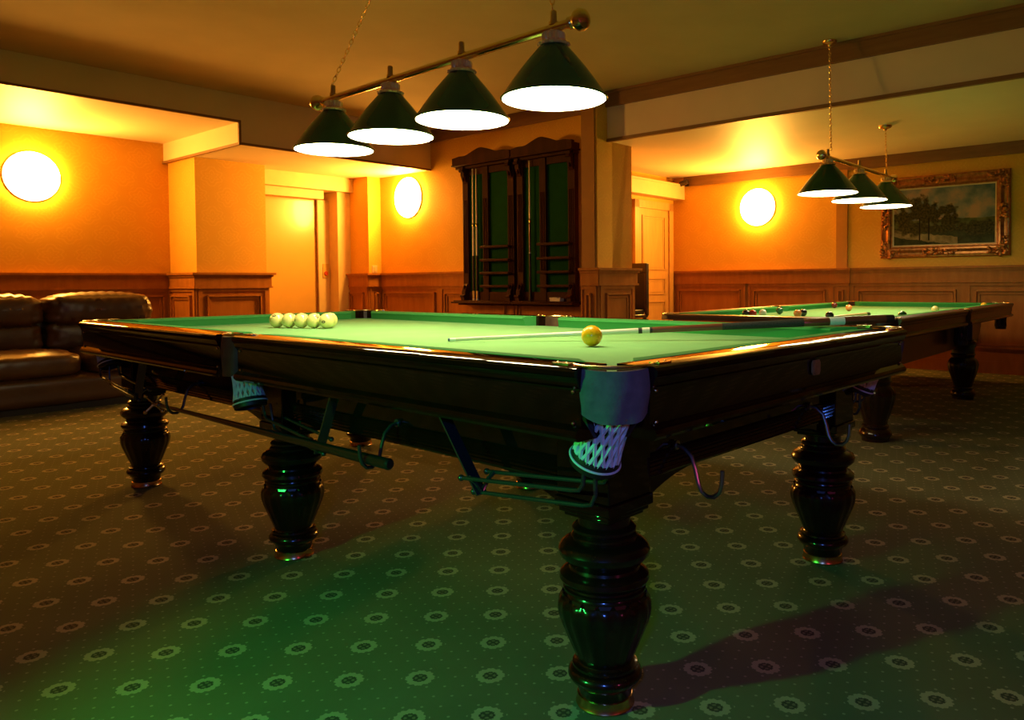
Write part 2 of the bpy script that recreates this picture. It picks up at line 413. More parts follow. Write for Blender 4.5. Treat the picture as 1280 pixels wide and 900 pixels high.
wains('trim_13', (6.05, 4.6), (6.65, 4.6), (0, -1), (.06, .06), panels=1)
wains('trim_14', (V_END, 5.6), (V_END, 3.36), (-1, 0), panels=2)
wains('trim_15', (V_END-.02, 3.36), (V_END-.02, 3.16), (-1, 0), (.02, .02), panels=1)
wains('trim_16', (V_END, 3.16), (V_END, U_MIN), (-1, 0), panels=7)

# recess with the plain lift-style door
b = MB(); b.box(4.69, 6.10, 8.80, 9.18, 2.245, ZL2); b.box(4.69, 5.72, 8.92, 9.18, 2.135, 2.25)
b.box(5.90, 6.10, 8.88, 9.18, 0, 2.25); b.box(5.71, 5.90, 9.08, 9.18, 0, 2.14)
room(b, 'trim_17', MAT['casing'])
d2 = room(MB().box(4.69, 5.71, 9.10, 9.14, 0, 2.14), 'door_2', MAT['lift'])
room(MB().box(5.704, 5.716, 9.06, 9.16, 0, 2.14), 'trim_18', MAT['crown'])
# panelled door at the back
dr = struct(MB().box(8.20, 8.93, 5.575, 5.60, 0, 1.97).build('door_1', MAT['doorwood'], rz=RY))
b = MB()
for z0, z1 in ((1.16, 1.88), (.83, 1.05), (.12, .74)):
    y = 5.575
    for q, dpt in ((0, .012), (.03, .006)):
        w = .014
        b.box(8.29+q, 8.84-q, y-dpt, y, z0+q, z0+q+w); b.box(8.29+q, 8.84-q, y-dpt, y, z1-q-w, z1-q)
        b.box(8.29+q, 8.29+q+w, y-dpt, y, z0+q, z1-q); b.box(8.84-q-w, 8.84-q, y-dpt, y, z0+q, z1-q)
b.build('panel_moulding', MAT['doorwood'], dr)
b = MB(); b.box(8.10, 8.20, 5.55, 5.6, 0, 2.07); b.box(8.93, 9.03, 5.55, 5.6, 0, 2.07); b.box(8.10, 9.03, 5.55, 5.6, 1.97, 2.07)
room(b, 'trim_19', MAT['doorwood'])
b = MB(); b.tube([(8.26, 5.575, .98), (8.26, 5.52, .98), (8.36, 5.52, .98)], .009); b.box(8.235, 8.285, 5.568, 5.575, .90, 1.06)
b.build('handle', MAT['brass'], dr)

# ------------------------------------------------------------------ billiard tables
def leg_profile(kind):
    if kind == 'ring':
        return [(.062, .47), (.062, .432), (.070, .430), (.076, .424), (.076, .418), (.070, .413), (.076, .409), (.079, .404), (.078, .398),
                (.090, .394), (.103, .386), (.109, .374), (.107, .362), (.098, .352), (.086, .342), (.082, .334), (.084, .328),
                (.096, .324), (.105, .316), (.107, .306), (.102, .297), (.092, .291), (.093, .287), (.098, .284), (.098, .279), (.092, .275),
                (.095, .268), (.104, .262), (.109, .250), (.110, .236), (.108, .220), (.102, .200), (.092, .175), (.081, .148), (.072, .125), (.066, .108),
                (.069, .104), (.077, .101), (.078, .096), (.073, .092), (.080, .089), (.087, .081), (.088, .073), (.083, .064), (.074, .057), (.067, .050), (.064, .034), (.063, .028)]
    return [(.085, .50), (.098, .485), (.100, .465), (.094, .455), (.094, .44), (.088, .43), (.088, .385), (.096, .375), (.088, .365), (.085, .35),
            (.100, .335), (.112, .315), (.116, .29), (.112, .26), (.100, .215), (.084, .165), (.073, .125), (.070, .105),
            (.078, .098), (.078, .088), (.072, .080), (.088, .068), (.097, .052), (.097, .040), (.086, .026), (.080, .018), (.080, 0)]

def make_leg(kind, parent, x, y, top, rot=0):
    def rad(t, z):
        if kind == 'ring' and .108 < z < .262:
            k = min(1, (z-.108)/.04, (.262-z)/.012); return 1+k*.022*(abs(cos(9*t))*2-1)
        if kind != 'ring' and .13 < z < .33:
            k = min(1, (z-.13)/.04, (.33-z)/.03); return 1+k*.03*(abs(cos(8*t))*2-1)
        return 1
    lg = MB().lathe(leg_profile(kind), 72, rad=rad).build('leg', MAT['legwood'], parent, loc=(x, y, 0))
    b = MB(); h = .079
    if kind == 'ring':
        # square block with a stepped, tapered foot, and the little carved points above the urn
        for z0, z1, q in ((.50, top, h), (.474, .50, h+.005), (.462, .474, h-.003), (.452, .462, h-.012)):
            b.box(-q, q, -q, q, z0, z1)
        b.build('leg_block', MAT['mahogany'], lg, bevel=.003)
        c = MB()
        for k in range(18):
            t = 2*PI*k/18; M = Matrix.Rotation(t, 4, 'Z') @ Matrix.Translation((.100, 0, .262))
            c.add([(0, -.015, .008), (0, .015, .008), (.009, 0, -.018), (-.004, -.015, .008), (-.004, .015, .008)], [(0, 1, 2), (0, 3, 2), (1, 4, 2)], M)
        c.build('leaf_collar', MAT['legwood'], lg)
        f = MB().lathe([(.060, .030), (.066, .026), (.067, .010), (.070, .004), (.068, 0)], 48); f.build('foot_disc', MAT['copper'], lg)
    else:
        b.box(-.085, .085, -.085, .085, .50, top)
        b.build('leg_block', MAT['mahogany2'], lg, bevel=.004)
    return lg

def rail_profile(h, deep):
    return [(.105, h+.002), (.014, h+.002), (.006, h-.001), (.001, h-.007), (.001, h-.016), (.007, h-.022), (.012, h-.034), (.012, h-.038), (.018, h-.043),
            (.021, h-.05), (.021, h-deep+.032), (.016, h-deep+.028), (.008, h-deep+.022), (.004, h-deep+.014), (.004, h-deep+.008), (.012, h-deep), (.105, h-deep)]

def bar_along(side, HX, HY):
    # side: 'x+','x-','y+','y-'; returns fn(d, z, t) with d measured inward from the outer face
    if side == 'x+': return lambda d, z, t: (HX-d, t, z)
    if side == 'x-': return lambda d, z, t: (-HX+d, t, z)
    if side == 'y+': return lambda d, z, t: (t, HY-d, z)
    return lambda d, z, t: (t, -HY+d, z)

def add_pocket(root, name, cx, cy, phi, rz_top, style, mid=False, rackdir=None, netdrop=.165, lean=(0, 0), offs=(.045, -.040, .004)):
    """pocket with its leather, iron, net; phi = outward direction"""
    w = MAT['mahogany']
    Rr = .066 if mid else .089
    drop = (.135 if mid else .106) if style == 'net' else .10
    half = R(78 if mid else 74)
    b = MB(); n, m = 22, 8
    outer = []; inner = []
    for j in range(m+1):
        for i in range(n+1):
            t = -half+2*half*i/n; q = abs(t)/half
            z_bot = -drop*(1-.40*(max(0, q-.30)/.70)**1.6)
            z = .001-.006*(1-q*q)+(z_bot-.001)*j/m
            s = j/m; rr = Rr+.006*sin(PI*min(1, s*1.1))*(1-.4*q) + .003*sin(9*t+3*s)*s
            for arr, k in ((outer, 0), (inner, .007)):
                arr.append((cx+(rr-k)*cos(phi+t), cy+(rr-k)*sin(phi+t), rz_top+z))
    N = (m+1)*(n+1); fs = []
    for j in range(m):
        for i in range(n):
            a = j*(n+1)+i; fs.append((a, a+1, a+n+2, a+n+1)); fs.append((N+a, N+a+n+1, N+a+n+2, N+a+1))
    for i in range(n):
        fs.append((i, N+i, N+i+1, i+1)); a = m*(n+1)+i; fs.append((a, a+1, N+a+1, N+a))
    for j in range(m):
        a = j*(n+1); fs.append((a, a+n+1, N+a+n+1, N+a)); a += n; fs.append((a, N+a, N+a+n+1, a+n+1))
    b.add(outer+inner, fs)
    pk = b.build(name, (MAT['brownleather'] if mid else MAT['pocketleather']) if style == 'net' else MAT['netdark'], root)
    # brass iron: an arc behind the pocket and a plate on each rail end
    b = MB()
    arc = [(cx+(Rr-.004)*cos(phi+t), cy+(Rr-.004)*sin(phi+t), rz_top+.002) for t in [-half+2*half*i/20 for i in range(21)]]
    b.tube(arc, .0045, 8)
    for sgn in (-1, 1):
        t = phi+sgn*half
        if mid: dirv = Vector((-sin(phi), cos(phi), 0))*sgn; base = Vector((cx, cy, 0))+dirv*(Rr+.004)+Vector((cos(phi), sin(phi), 0))*.012
        else:
            dirv = Vector((cos(phi+sgn*R(135)), sin(phi+sgn*R(135)), 0)); base = Vector((cx+Rr*cos(t), cy+Rr*sin(t), 0))
        nrm = Vector((-dirv.y, dirv.x, 0)); L = .055
        out = [(0, -.013), (L*.7, -.013), (L*.88, -.010), (L, 0), (L*.88, .010), (L*.7, .013), (0, .013)]
        Mx = Matrix(((dirv.x, nrm.x, 0, base.x), (dirv.y, nrm.y, 0, base.y), (0, 0, 1, rz_top+.0022), (0, 0, 0, 1)))
        b.prism(out, 0, .004, Mx)
        for q in (.25, .72): b.ball((L*q, 0, .004), .004, sz=.5, seg=8, rings=6, M=Mx)
    b.build('pocket_iron', MAT['brass'], pk)
    # net
    lx, ly = lean
    top = Vector((cx, cy, rz_top-(.09 if style == 'net' else .05))); bot = Vector((cx+lx, cy+ly, rz_top-netdrop))
    r0, r1 = (.055 if mid else .064), (.050 if style == 'net' else .046)
    if mid and style == 'net': r0 = .052
    ax = (bot-top); tilt = Vector((lx, ly, 0))
    nrm = (-ax.normalized()*.75+Vector((0, 0, 1))*.25).normalized()
    def ringpt(s, t):
        c = top.lerp(bot, s); r = r0+(r1-r0)*s - .010*sin(PI*s)
        n_ = Vector((0, 0, 1)).lerp(-ax.normalized(), s).normalized()
        e = Vector((1, 0, 0)); e = (e-n_*e.dot(n_)).normalized(); g = n_.cross(e)
        return c+e*(r*cos(t))+g*(r*sin(t))
    b = MB(); ns = 17 if style == 'net' else 8; tw = 2.4*2*PI/ns if style == 'net' else 1.4*2*PI/ns; st = 9
    rad = .0050 if style == 'net' else .0085
    for k in range(ns):
        for sg in (-1, 1):
            b.tube([ringpt(i/st, 2*PI*k/ns+sg*tw*i/st) for i in range(st+1)], rad, 5)
    b.build('net', MAT['net'] if style == 'net' else MAT['netdark'], pk)
    b = MB()
    n_ = -ax.normalized(); Mq = Matrix.Translation(bot) @ Vector((0, 0, 1)).rotation_difference(n_).to_matrix().to_4x4()
    if style == 'net':
        b.lathe([(r1-.006, .004), (r1+.004, .004), (r1+.006, -.006), (r1+.004, -.026), (r1-.004, -.028), (r1-.006, .004)], 36, Mq, caps=False)
        rim = b.build('net_rim', MAT['netdark'], pk)
        MB().tube([Mq @ Vector(((r1+.0065)*cos(2*PI*k/36), (r1+.0065)*sin(2*PI*k/36), -.010)) for k in range(36)], .0028, 6, closed=True).build('piping', MAT['piping'], pk)
    else:
        b.lathe([(.001, .006), (r1+.002, .006), (r1+.004, -.004), (r1, -.028), (.001, -.03)], 24, Mq, caps=False); b.build('net_cup', MAT['netdark'], pk)
    # ball rack: rods that lead the balls away under the rail
    if rackdir:
        dx, dy, L = rackdir; dv = Vector((dx, dy, 0)); nv = Vector((-dy, dx, 0)); b = MB()
        O = Vector((cx+lx, cy+ly, 0)); z0 = rz_top-netdrop
        outw = Vector((cos(phi), sin(phi), 0)); sgn = 1 if outw.dot(nv) > 0 else -1; nv = nv*sgn
        o1, o2, o3 = offs
        for off, dz in ((o1, -.075), (o2, -.075), (o3, -.118)):
            p = [O+nv*off*.9+Vector((0, 0, z0-.022)), O+nv*off+Vector((0, 0, z0+dz*.75)), O+nv*off+dv*.012+Vector((0, 0, z0+dz*.95)), O+nv*off+dv*.035+Vector((0, 0, z0+dz)),
                 O+nv*off+dv*L+Vector((0, 0, z0+dz-.035))]
            b.tube(p, .0052, 8)
            b.ball(O+nv*off+dv*L+Vector((0, 0, z0+dz-.035)), .0085, seg=10, rings=6)
        rk = b.build('ball_rack', MAT['rodgreen'], root)
        e = O+dv*(L-.03)
        b = MB()
        A = e+nv*o3+Vector((0, 0, z0-.155)); B = e+dv*.145+nv*(o3+.015)+Vector((0, 0, rz_top-.145))
        d = (B-A).normalized(); s = nv
        for p, q in ((A, B),):
            u = s*.017; t_ = d.cross(s).normalized()*.0025
            b.add([p-u-t_, p+u-t_, p+u+t_, p-u+t_, q-u-t_, q+u-t_, q+u+t_, q-u+t_], [(0,3,2,1),(4,5,6,7),(0,1,5,4),(1,2,6,5),(2,3,7,6),(3,0,4,7)])
        b.tube([e+nv*o1+Vector((0, 0, z0-.105)), e+nv*(o1+o3)*.5+Vector((0, 0, z0-.120)), e+nv*o3+Vector((0, 0, z0-.150)), e+nv*(o2+o3)*.5+Vector((0, 0, z0-.120)), e+nv*o2+Vector((0, 0, z0-.105))], .006, 8)
        b.build('rack_hanger', MAT['rodgreen'], rk)
    return pk

def make_table(name, loc, rz, HX, HY, h, legs, kind, style, label, racks=True):
    root = empty(name, loc, rz, label=label, cat='billiard table')
    wood = MAT['mahogany'] if kind == 'ring' else MAT['mahogany2']
    deep = .150 if kind == 'ring' else .125
    cg, mg = .120, .068; bed = h-.045
    prof = rail_profile(h, deep)
    cush = [(.100, h+.003), (.150, h+.0015), (.164, h-.003), (.166, h-.009), (.160, h-.018), (.150, h-.046), (.100, h-.046)]
    runs = []
    for sd in ('x+', 'x-'):
        runs += [(sd, -HY+cg, -mg, 'c', 'm'), (sd, mg, HY-cg, 'm', 'c')]
    for sd in ('y+', 'y-'): runs.append((sd, -HX+cg, HX-cg, 'c', 'c'))
    for sd, s0, s1, k0, k1 in runs:
        fn = bar_along(sd, HX, HY)
        rl = MB().sweep(prof, lambda d: s0, lambda d: s1, fn).build('rail', wood, root, smooth=25)
        g = lambda kk, d: (.055 if kk == 'c' else .014)+(d-.10)*(1.25 if kk == 'c' else .6)
        MB().sweep(cush, lambda d: s0+g(k0, d)*1.0, lambda d: s1-g(k1, d)*1.0, fn).build('cushion', MAT['cushcloth_shade'], rl, smooth=30)
        # rail bolts near the ends
        for t in (s0+.02, s1-.02):
            for zz in (h-.05, h-deep+.035):
                MB().ball(fn(.0195, zz, t), .0045, seg=8, rings=6).build('rail_bolt', MAT['copper'], rl)
    # bed and cloth
    b = MB(); i = .10; k = .09
    b.prism([(-HX+i+k, -HY+i), (HX-i-k, -HY+i), (HX-i, -HY+i+k), (HX-i, HY-i-k), (HX-i-k, HY-i), (-HX+i+k, HY-i), (-HX+i, HY-i-k), (-HX+i, -HY+i+k)], bed-.012, bed)
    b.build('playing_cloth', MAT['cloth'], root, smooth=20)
    b = MB(); b.box(-HX+.20, HX-.20, -HY+.20, HY-.20, bed-.075, bed-.012); b.build('slate', MAT['mahogany'], root)
    # apron with reeded lower edge
    zt = h-deep+.02; zb = .522 if kind == 'ring' else .43
    ya, yb = (-HY, HY) if kind == 'ring' else APRON2
    def apron_prof():
        p = [(.03, zt), (0, zt), (0, zb+.062)]
        for q in range(5):
            z = zb+.058-q*.0115; p += [(-.006, z-.001), (-.008, z-.005), (-.004, z-.009)]
        p += [(-.002, zb), (.03, zb)]
        return p
    ins = .198; ap = MB(); P = apron_prof() if kind == 'ring' else [(.03, zt), (0, zt), (0, zb+.03), (-.008, zb+.026), (-.010, zb+.012), (-.004, zb), (.03, zb)]
    if kind == 'ring':
        for sd in ('x+', 'x-'): ap.sweep(P, lambda d: -HY+ins+d, lambda d: HY-ins-d, lambda d, z, t, f=bar_along(sd, HX-ins, HY-ins): f(d, z, t))
        for sd in ('y+', 'y-'): ap.sweep(P, lambda d: -HX+ins+d, lambda d: HX-ins-d, lambda d, z, t, f=bar_along(sd, HX-ins, HY-ins): f(d, z, t))
        # curved brackets beside each leg block
        arc = [(.28*(1-sin(PI/2*i_/8)), .455+.067*(1-cos(PI/2*i_/8))) for i_ in range(9)]
        br = [(0, .53), (.28, .53), (.28, .522)]
        cv = [(.28*(1-i_/8)**1.0, .522-.062*(i_/8)**2.2) for i_ in range(9)]
        poly = [(0, .53), (.28, .53)]+cv
        for (lx, ly) in legs:
            for sg in (-1, 1):
                if abs(ly+sg*.2) < HY-ins:      # along the long side
                    x0 = lx; out = 1 if lx > 0 else -1
                    M = Matrix(((0, 0, 1, lx+out*.020), (sg, 0, 0, ly+sg*.077), (0, 1, 0, 0), (0, 0, 0, 1)))
                    ap.prism(poly, 0, .028*out, M)
                if abs(ly) > 1 and abs(lx+sg*.2) < HX-ins:
                    out = 1 if ly > 0 else -1
                    M = Matrix(((sg, 0, 0, lx+sg*.077), (0, 0, 1, ly+out*.020), (0, 1, 0, 0), (0, 0, 0, 1)))
                    ap.prism(poly, 0, .028*out, M)
    else:
        # boxed cabinet with sloping ends, standing in from the rails
        y0, y1 = APRON2
        side = [(y0+.10, zb), (y1-.10, zb), (y1+.10, zt), (y0-.02, zt)]
        for out in (1, -1):
            M = Matrix(((0, 0, 1, out*(HX-.15)), (1, 0, 0, 0), (0, 1, 0, 0), (0, 0, 0, 1)))
            ap.prism(side, 0, -.03*out, M)
        for ys, yt in ((y0+.10, y0-.02), (y1-.10, y1+.10)):
            X = HX-.15
            sg = -1 if ys < 0 else 1
            ap.add([(-X, ys, zb), (X, ys, zb), (X, yt, zt), (-X, yt, zt), (-X, ys-sg*.03, zb), (X, ys-sg*.03, zb), (X, yt-sg*.03, zt), (-X, yt-sg*.03, zt)],
                   [(0,3,2,1),(4,5,6,7),(0,1,5,4),(1,2,6,5),(2,3,7,6),(3,0,4,7)])
    ap.build('apron', wood, root, smooth=25)
    for i_, (lx, ly) in enumerate(legs): make_leg(kind, root, lx, ly, zt-.005)
    # pockets
    k = cg-.022
    for sx in (-1, 1):
        for sy in (-1, 1):
            c = (sx*(HX-.113), sy*(HY-.113)); phi = math.atan2(sy, sx)
            if style == 'net': add_pocket(root, 'pocket_leather', *c, phi, h, style, rackdir=(0, -sy, .40) if racks else None, netdrop=.200, lean=(sx*-.010, -sy*.052))
            else: add_pocket(root, 'pocket_leather', *c, phi, h, style, netdrop=.225)
        c = (sx*(HX-.070), 0); phi = 0 if sx > 0 else PI
        if style == 'net': add_pocket(root, 'pocket_leather', *c, phi, h, style, mid=True, rackdir=(0, -1, .34) if racks else None, netdrop=.225, lean=(sx*.0, -.045), offs=(-.052, -.112, -.082))
        else: add_pocket(root, 'pocket_leather', *c, phi, h, style, mid=True, netdrop=.255)
    return root

def j_hook(root, o, dirv, m, bend=1):
    """J hook screwed into the apron at o, opening away from the table along dirv"""
    d = Vector((*dirv, 0)); o = Vector(o); b = MB()
    pts = [(0, 0), (.022, -.004), (.045, -.024), (.056, -.055), (.064, -.088), (.074, -.106), (.090, -.116), (.108, -.114), (.123, -.100), (.130, -.078), (.132, -.045)]
    b.tube([o+d*x+Vector((0, 0, z)) for x, z in pts], .0055, 10)
    b.lathe([(.012, -.004), (.012, .004)], 14, Matrix.Translation(o) @ Vector((0, 0, 1)).rotation_difference(d).to_matrix().to_4x4())
    return b.build('cue_hook', m, root)

HX1, HY1, H1 = .868, 1.728, .827
legs1 = [(sx*.62, y) for sx in (-1, 1) for y in (-1.481, 0, 1.481)]
TC = Tp(1.481, .62)
APRON2 = (0, 0)
t1 = make_table('billiard_table', TC, TY, HX1, HY1, H1, legs1, 'ring', 'net',
                'large dark mahogany billiard table with white pocket nets and ringed legs under the four-shade lamp')
def L1(a, b, z=0): return (b-.62, a-1.481, z)     # table-leg coordinates -> local
for a, b, dv, m in ((-.056, .223, (0, -1), 'steel'), (-.056, 1.006, (0, -1), 'steel'), (.743, -.056, (-1, 0), 'rodgreen'), (2.164, -.056, (-1, 0), 'rodgreen')):
    j_hook(t1, L1(a, b, .587), dv, MAT[m])
pl = MB(); Mp = Matrix.Translation(L1(-.2295, .655, .758)) @ Matrix.Rotation(PI/2, 4, 'X')
o_ = [(-.026, -.012), (-.018, -.021), (.018, -.021), (.026, -.012), (.026, .012), (.018, .021), (-.018, .021), (-.026, .012)]
pl.prism(o_, 0, .004, Mp); pl.prism([(x*.8, y*.8) for x, y in o_], .004, .006, Mp)
np_ = pl.build('name_plate', MAT['dullbrass'], t1)
np_['label'] = 'small worn brass plate on the dark rail'

# second table
U0, U1, V0, V1, H2 = 1.37, 3.08, 4.72, 8.60, .762
cu, cv = (U0+U1)/2, (V0+V1)/2
HX2, HY2 = (U1-U0)/2, (V1-V0)/2
# local axes of table 2: y = +v, x = -u
T2RZ = RY-PI/2
APRON2 = (V0+.04-cv, 7.76-cv)
leg2 = [(-(1.53-cu), 4.86-cv), (-(1.50-cu), 7.02-cv), (-(U1-.16-cu), 4.86-cv), (-(U1-.16-cu), 7.02-cv)]
t2 = make_table('billiard_table', UVp(cu, cv), T2RZ, HX2, HY2, H2, leg2, 'urn', 'strap',
                'reddish mahogany pool table with strap pockets and coloured balls in front of the framed painting', racks=False)
def L2(u, v, z=0): return (-(u-cu), v-cv, z)

# ------------------------------------------------------------------ balls
def make_ball(c, r, m, label, group=None, mark=None, name='billiard_ball', stripe=None):
    o = MB().ball((0, 0, 0), r, seg=32, rings=20).build(name, m, loc=c, smooth=80)
    if mark:
        d = Vector(mark).normalized(); Mq = Vector((0, 0, 1)).rotation_difference(d).to_matrix().to_4x4()
        b = MB(); s = r*.26
        # a small printed numeral ring hugging the ball
        for k in range(10):
            t0, t1_ = 2*PI*k/10, 2*PI*(k+1)/10
            q = [Vector((s*f*cos(t), s*f*.7*sin(t), 1)) for f, t in ((1, t0), (1, t1_), (.45, t1_), (.45, t0))]
            q = [Vector((p.x, p.y, math.sqrt(max(0, (r*1.004)**2-p.x**2-p.y**2)))) for p in q]
            b.add(q, [(0, 1, 2, 3)], Mq)
        b.build('printed_number', MAT['ink'], o)
    tag(o, label, 'ball', group); return o
BED1 = H1-.045
rr = .0378
row = [(2.527-.0702*k, .485+.0288*k) for k in range(5)]
marks = [(-.1, -.75, .65), None, None, (.55, -.6, .5), (-.15, -.95, -.1)]
lab = ['first cream ball of the row on the green cloth, at the end beside the sofa', 'second cream ball of the row counted from the sofa end',
       'third cream ball of the row, with two balls on either side', 'fourth cream ball of the row, a dark mark high on its side',
       'last cream ball of the visible row, dark number facing out']
for (a, b_), mk, lb in zip(row, marks, lab):
    make_ball(Tp(a, b_, BED1+rr+.0008), rr, MAT['ivory'], lb, 'cream balls lined up on the near table', mk)
p5 = Tp(2.246, .601); e5 = p5.normalized(); p6 = p5+e5*.076+Vector((e5.y, -e5.x, 0))*.014
make_ball(Vector((p6.x, p6.y, BED1+rr+.0008)), rr, MAT['ivory'], 'cream ball half hidden behind the last ball of the row', 'cream balls lined up on the near table')
make_ball(Tp(.528, .588, BED1+.0363), .0355, MAT['yellowball'], 'single orange yellow ball resting against the cue on the green cloth')

BED2 = H2-.045
def ray_ground(px, py, z):
    # direction from the eye through photo point (px, py); used to work out where the far balls lie
    f_, pitch, roll = 946.6456, .03130724, -.00803178
    cp, sp, cr, sr = cos(pitch), sin(pitch), cos(roll), sin(roll)
    fw = Vector((0, cp, -sp)); up0 = Vector((0, sp, cp)); rt0 = Vector((1, 0, 0))
    rt = rt0*cr+up0*sr; up = up0*cr-rt0*sr
    d = fw+rt*((px-699.6861)/f_)-up*((py-382.8936)/f_)
    return d
def ball_on_far(px, U=None, V=None):
    d = ray_ground(px, 388, 0); du, dv = d.dot(ru), d.dot(rv)
    if U is not None: return (U, U*dv/du)
    return (V*du/dv, V)
r2 = .030
CB = {k: M_plain(k+' ball resin', c, .14, var=.03, coat=.8) for k, c in dict(
    black=(.012, .012, .014), red=(.45, .025, .015), white=(.80, .76, .58), green=(.010, .090, .035), orange=(.80, .23, .06),
    maroon=(.16, .012, .020), yellow=(.85, .52, .04), cream=(.82, .66, .25), pink=(.62, .16, .16)).items()}
far = [(932.5, 'black', dict(U=2.70), 'black ball beside the red ball at the cushion of the far table'),
       (941, 'red', dict(U=2.66), 'bright red ball between a black and a cream ball on the far table'),
       (953.5, 'white', dict(U=2.62), 'cream white ball next to the red ball on the far table'),
       (974.5, 'green', dict(U=2.70), 'dark green ball alone beside the middle pocket of the far table'),
       (997, 'orange', dict(U=2.36), 'orange ball touching a black ball behind the long cue butt on the far table'),
       (1004, 'black', dict(U=2.38), 'black ball touching an orange ball on the far table'),
       (1037, 'black', dict(U=2.02), 'black ball half hidden below the yellow cue on the far table'),
       (1043, 'maroon', dict(V=7.7), 'dark maroon ball by the corner pocket under the panelled wall'),
       (1061, 'orange', dict(V=7.0), 'salmon orange ball alone in the open on the far table'),
       (1128, 'green', dict(V=5.7), 'dark green ball mostly hidden by the rail of the far table'),
       (1169, 'cream', dict(V=6.95), 'pale yellow ball alone near the long rail of the far table'),
       (1230, 'yellow', dict(V=8.22), 'deep yellow ball at the end cushion below the painting')]
for px, c, k, lb in far:
    u, v = ball_on_far(px, **k)
    make_ball(UVp(u, v, BED2+r2+.0008), r2, CB[c], lb)
# balls caught in the middle pocket of the far table
for (du, dv, dz), c, lb in (((0, .0, -.085), 'pink', 'pink ball resting in the strap pocket of the far table'), ((.002, .0, -.036), 'maroon', 'maroon ball resting beside the pink one in the strap pocket')):
    make_ball(UVp(U0+.070+du, cv+dv, H2-.125+dz), r2*.8, CB[c], lb)

# ------------------------------------------------------------------ cues
def build_cue(name, root_loc, pts_axis, segs, label, group=None):
    """segs: list of (part name, start, end, r0, r1, material) measured along +z from the tip"""
    root = empty(name, root_loc, label=label, cat='cue', group=group)
    z = Vector(pts_axis).normalized(); q = Vector((0, 0, 1)).rotation_difference(z)
    root.rotation_mode = 'QUATERNION'; root.rotation_quaternion = q
    for pn, s0, s1, r0, r1, m in segs:
        k = max(2, int((s1-s0)/.2)+1)
        MB().lathe([(r0+(r1-r0)*i/k, s0+(s1-s0)*i/k) for i in range(k+1)], 20).build(pn, MAT[m], root)
    return root
tip, but = Tp(1.088, .42, BED1+.0075), Tp(-.15, 1.51, .858)
Lc = (but-tip).length
build_cue('cue', tip, but-tip, [('tip', 0, .008, .0055, .0062, 'blueleather'), ('ferrule', .008, .03, .0062, .0064, 'whitering'), ('shaft', .03, .71, .0064, .0105, 'maple'),
    ('collar', .71, .724, .0107, .0108, 'netdark'), ('joint', .724, .752, .0108, .0109, 'maple'), ('collar', .752, .762, .0111, .0111, 'netdark'),
    ('forearm', .762, 1.02, .0111, .0128, 'cuebutt'), ('grip', 1.02, 1.32, .0130, .0146, 'wrap'), ('butt', 1.32, 1.415, .0146, .0152, 'cuebutt'),
    ('ring', 1.415, 1.47, .0155, .0156, 'whitering'), ('sleeve', 1.47, Lc-.03, .0153, .0156, 'cuebutt'), ('bumper', Lc-.03, Lc, .0150, .0140, 'netdark')],
    'long cue with pale shaft and dark wrapped butt lying across the near table')
# cue on the far table (only its pale butt end and black cap show)
def on_plane(px, py, z):
    d = ray_ground(px, py, 0)
    return Vector((0, 0, CAM_H))+d*((z-CAM_H)/d.z)
e, e2 = on_plane(1086, 392.6, BED2+.0175), on_plane(985, 401, BED2+.0085)
d = (e2-e).normalized()
build_cue('cue', e+d*1.02, -d, [('tip', 0, .008, .0055, .006, 'blueleather'), ('shaft', .008, .55, .006, .0100, 'maple'), ('butt', .55, .975, .0105, .0150, 'ash'), ('collar', .975, .982, .0153, .0153, 'netdark'), ('bumper', .982, 1.02, .0165, .0160, 'black')],
    'short cue with yellow butt and black end cap on the far table')

# mechanical rest hanging in the two hooks under the near table
A, B = Tp(2.40, -.155, .4875), Tp(.64, -.155, .4965)
rest = empty('cue_rest', A, label='dark cue rest with brass cross head hanging in the hooks under the near table', cat='cue rest')
d = B-A; Lr = d.length; q = Vector((0, 0, 1)).rotation_difference(d.normalized())
rest.rotation_mode = 'QUATERNION'; rest.rotation_quaternion = q
MB().lathe([(.0075, .07), (.0085, .4), (.0130, 1.2), (.0165, Lr-.02), (.0165, Lr-.006), (.012, Lr)], 20).build('handle', MAT['black'], rest)
b = MB(); b.lathe([(.006, 0), (.010, .006), (.010, .05), (.012, .055), (.012, .075)], 16)
b.tube([(-.05, 0, .01), (0, 0, .014), (.05, 0, .01)], .0045, 8); b.tube([(0, -.05, .01), (0, 0, .014), (0, .05, .01)], .0045, 8)
for s in (-1, 1):
    b.ball((s*.05, 0, .01), .008, seg=10, rings=6); b.ball((0, s*.05, .01), .008, seg=10, rings=6)
b.build('rest_head', MAT['brass'], rest)

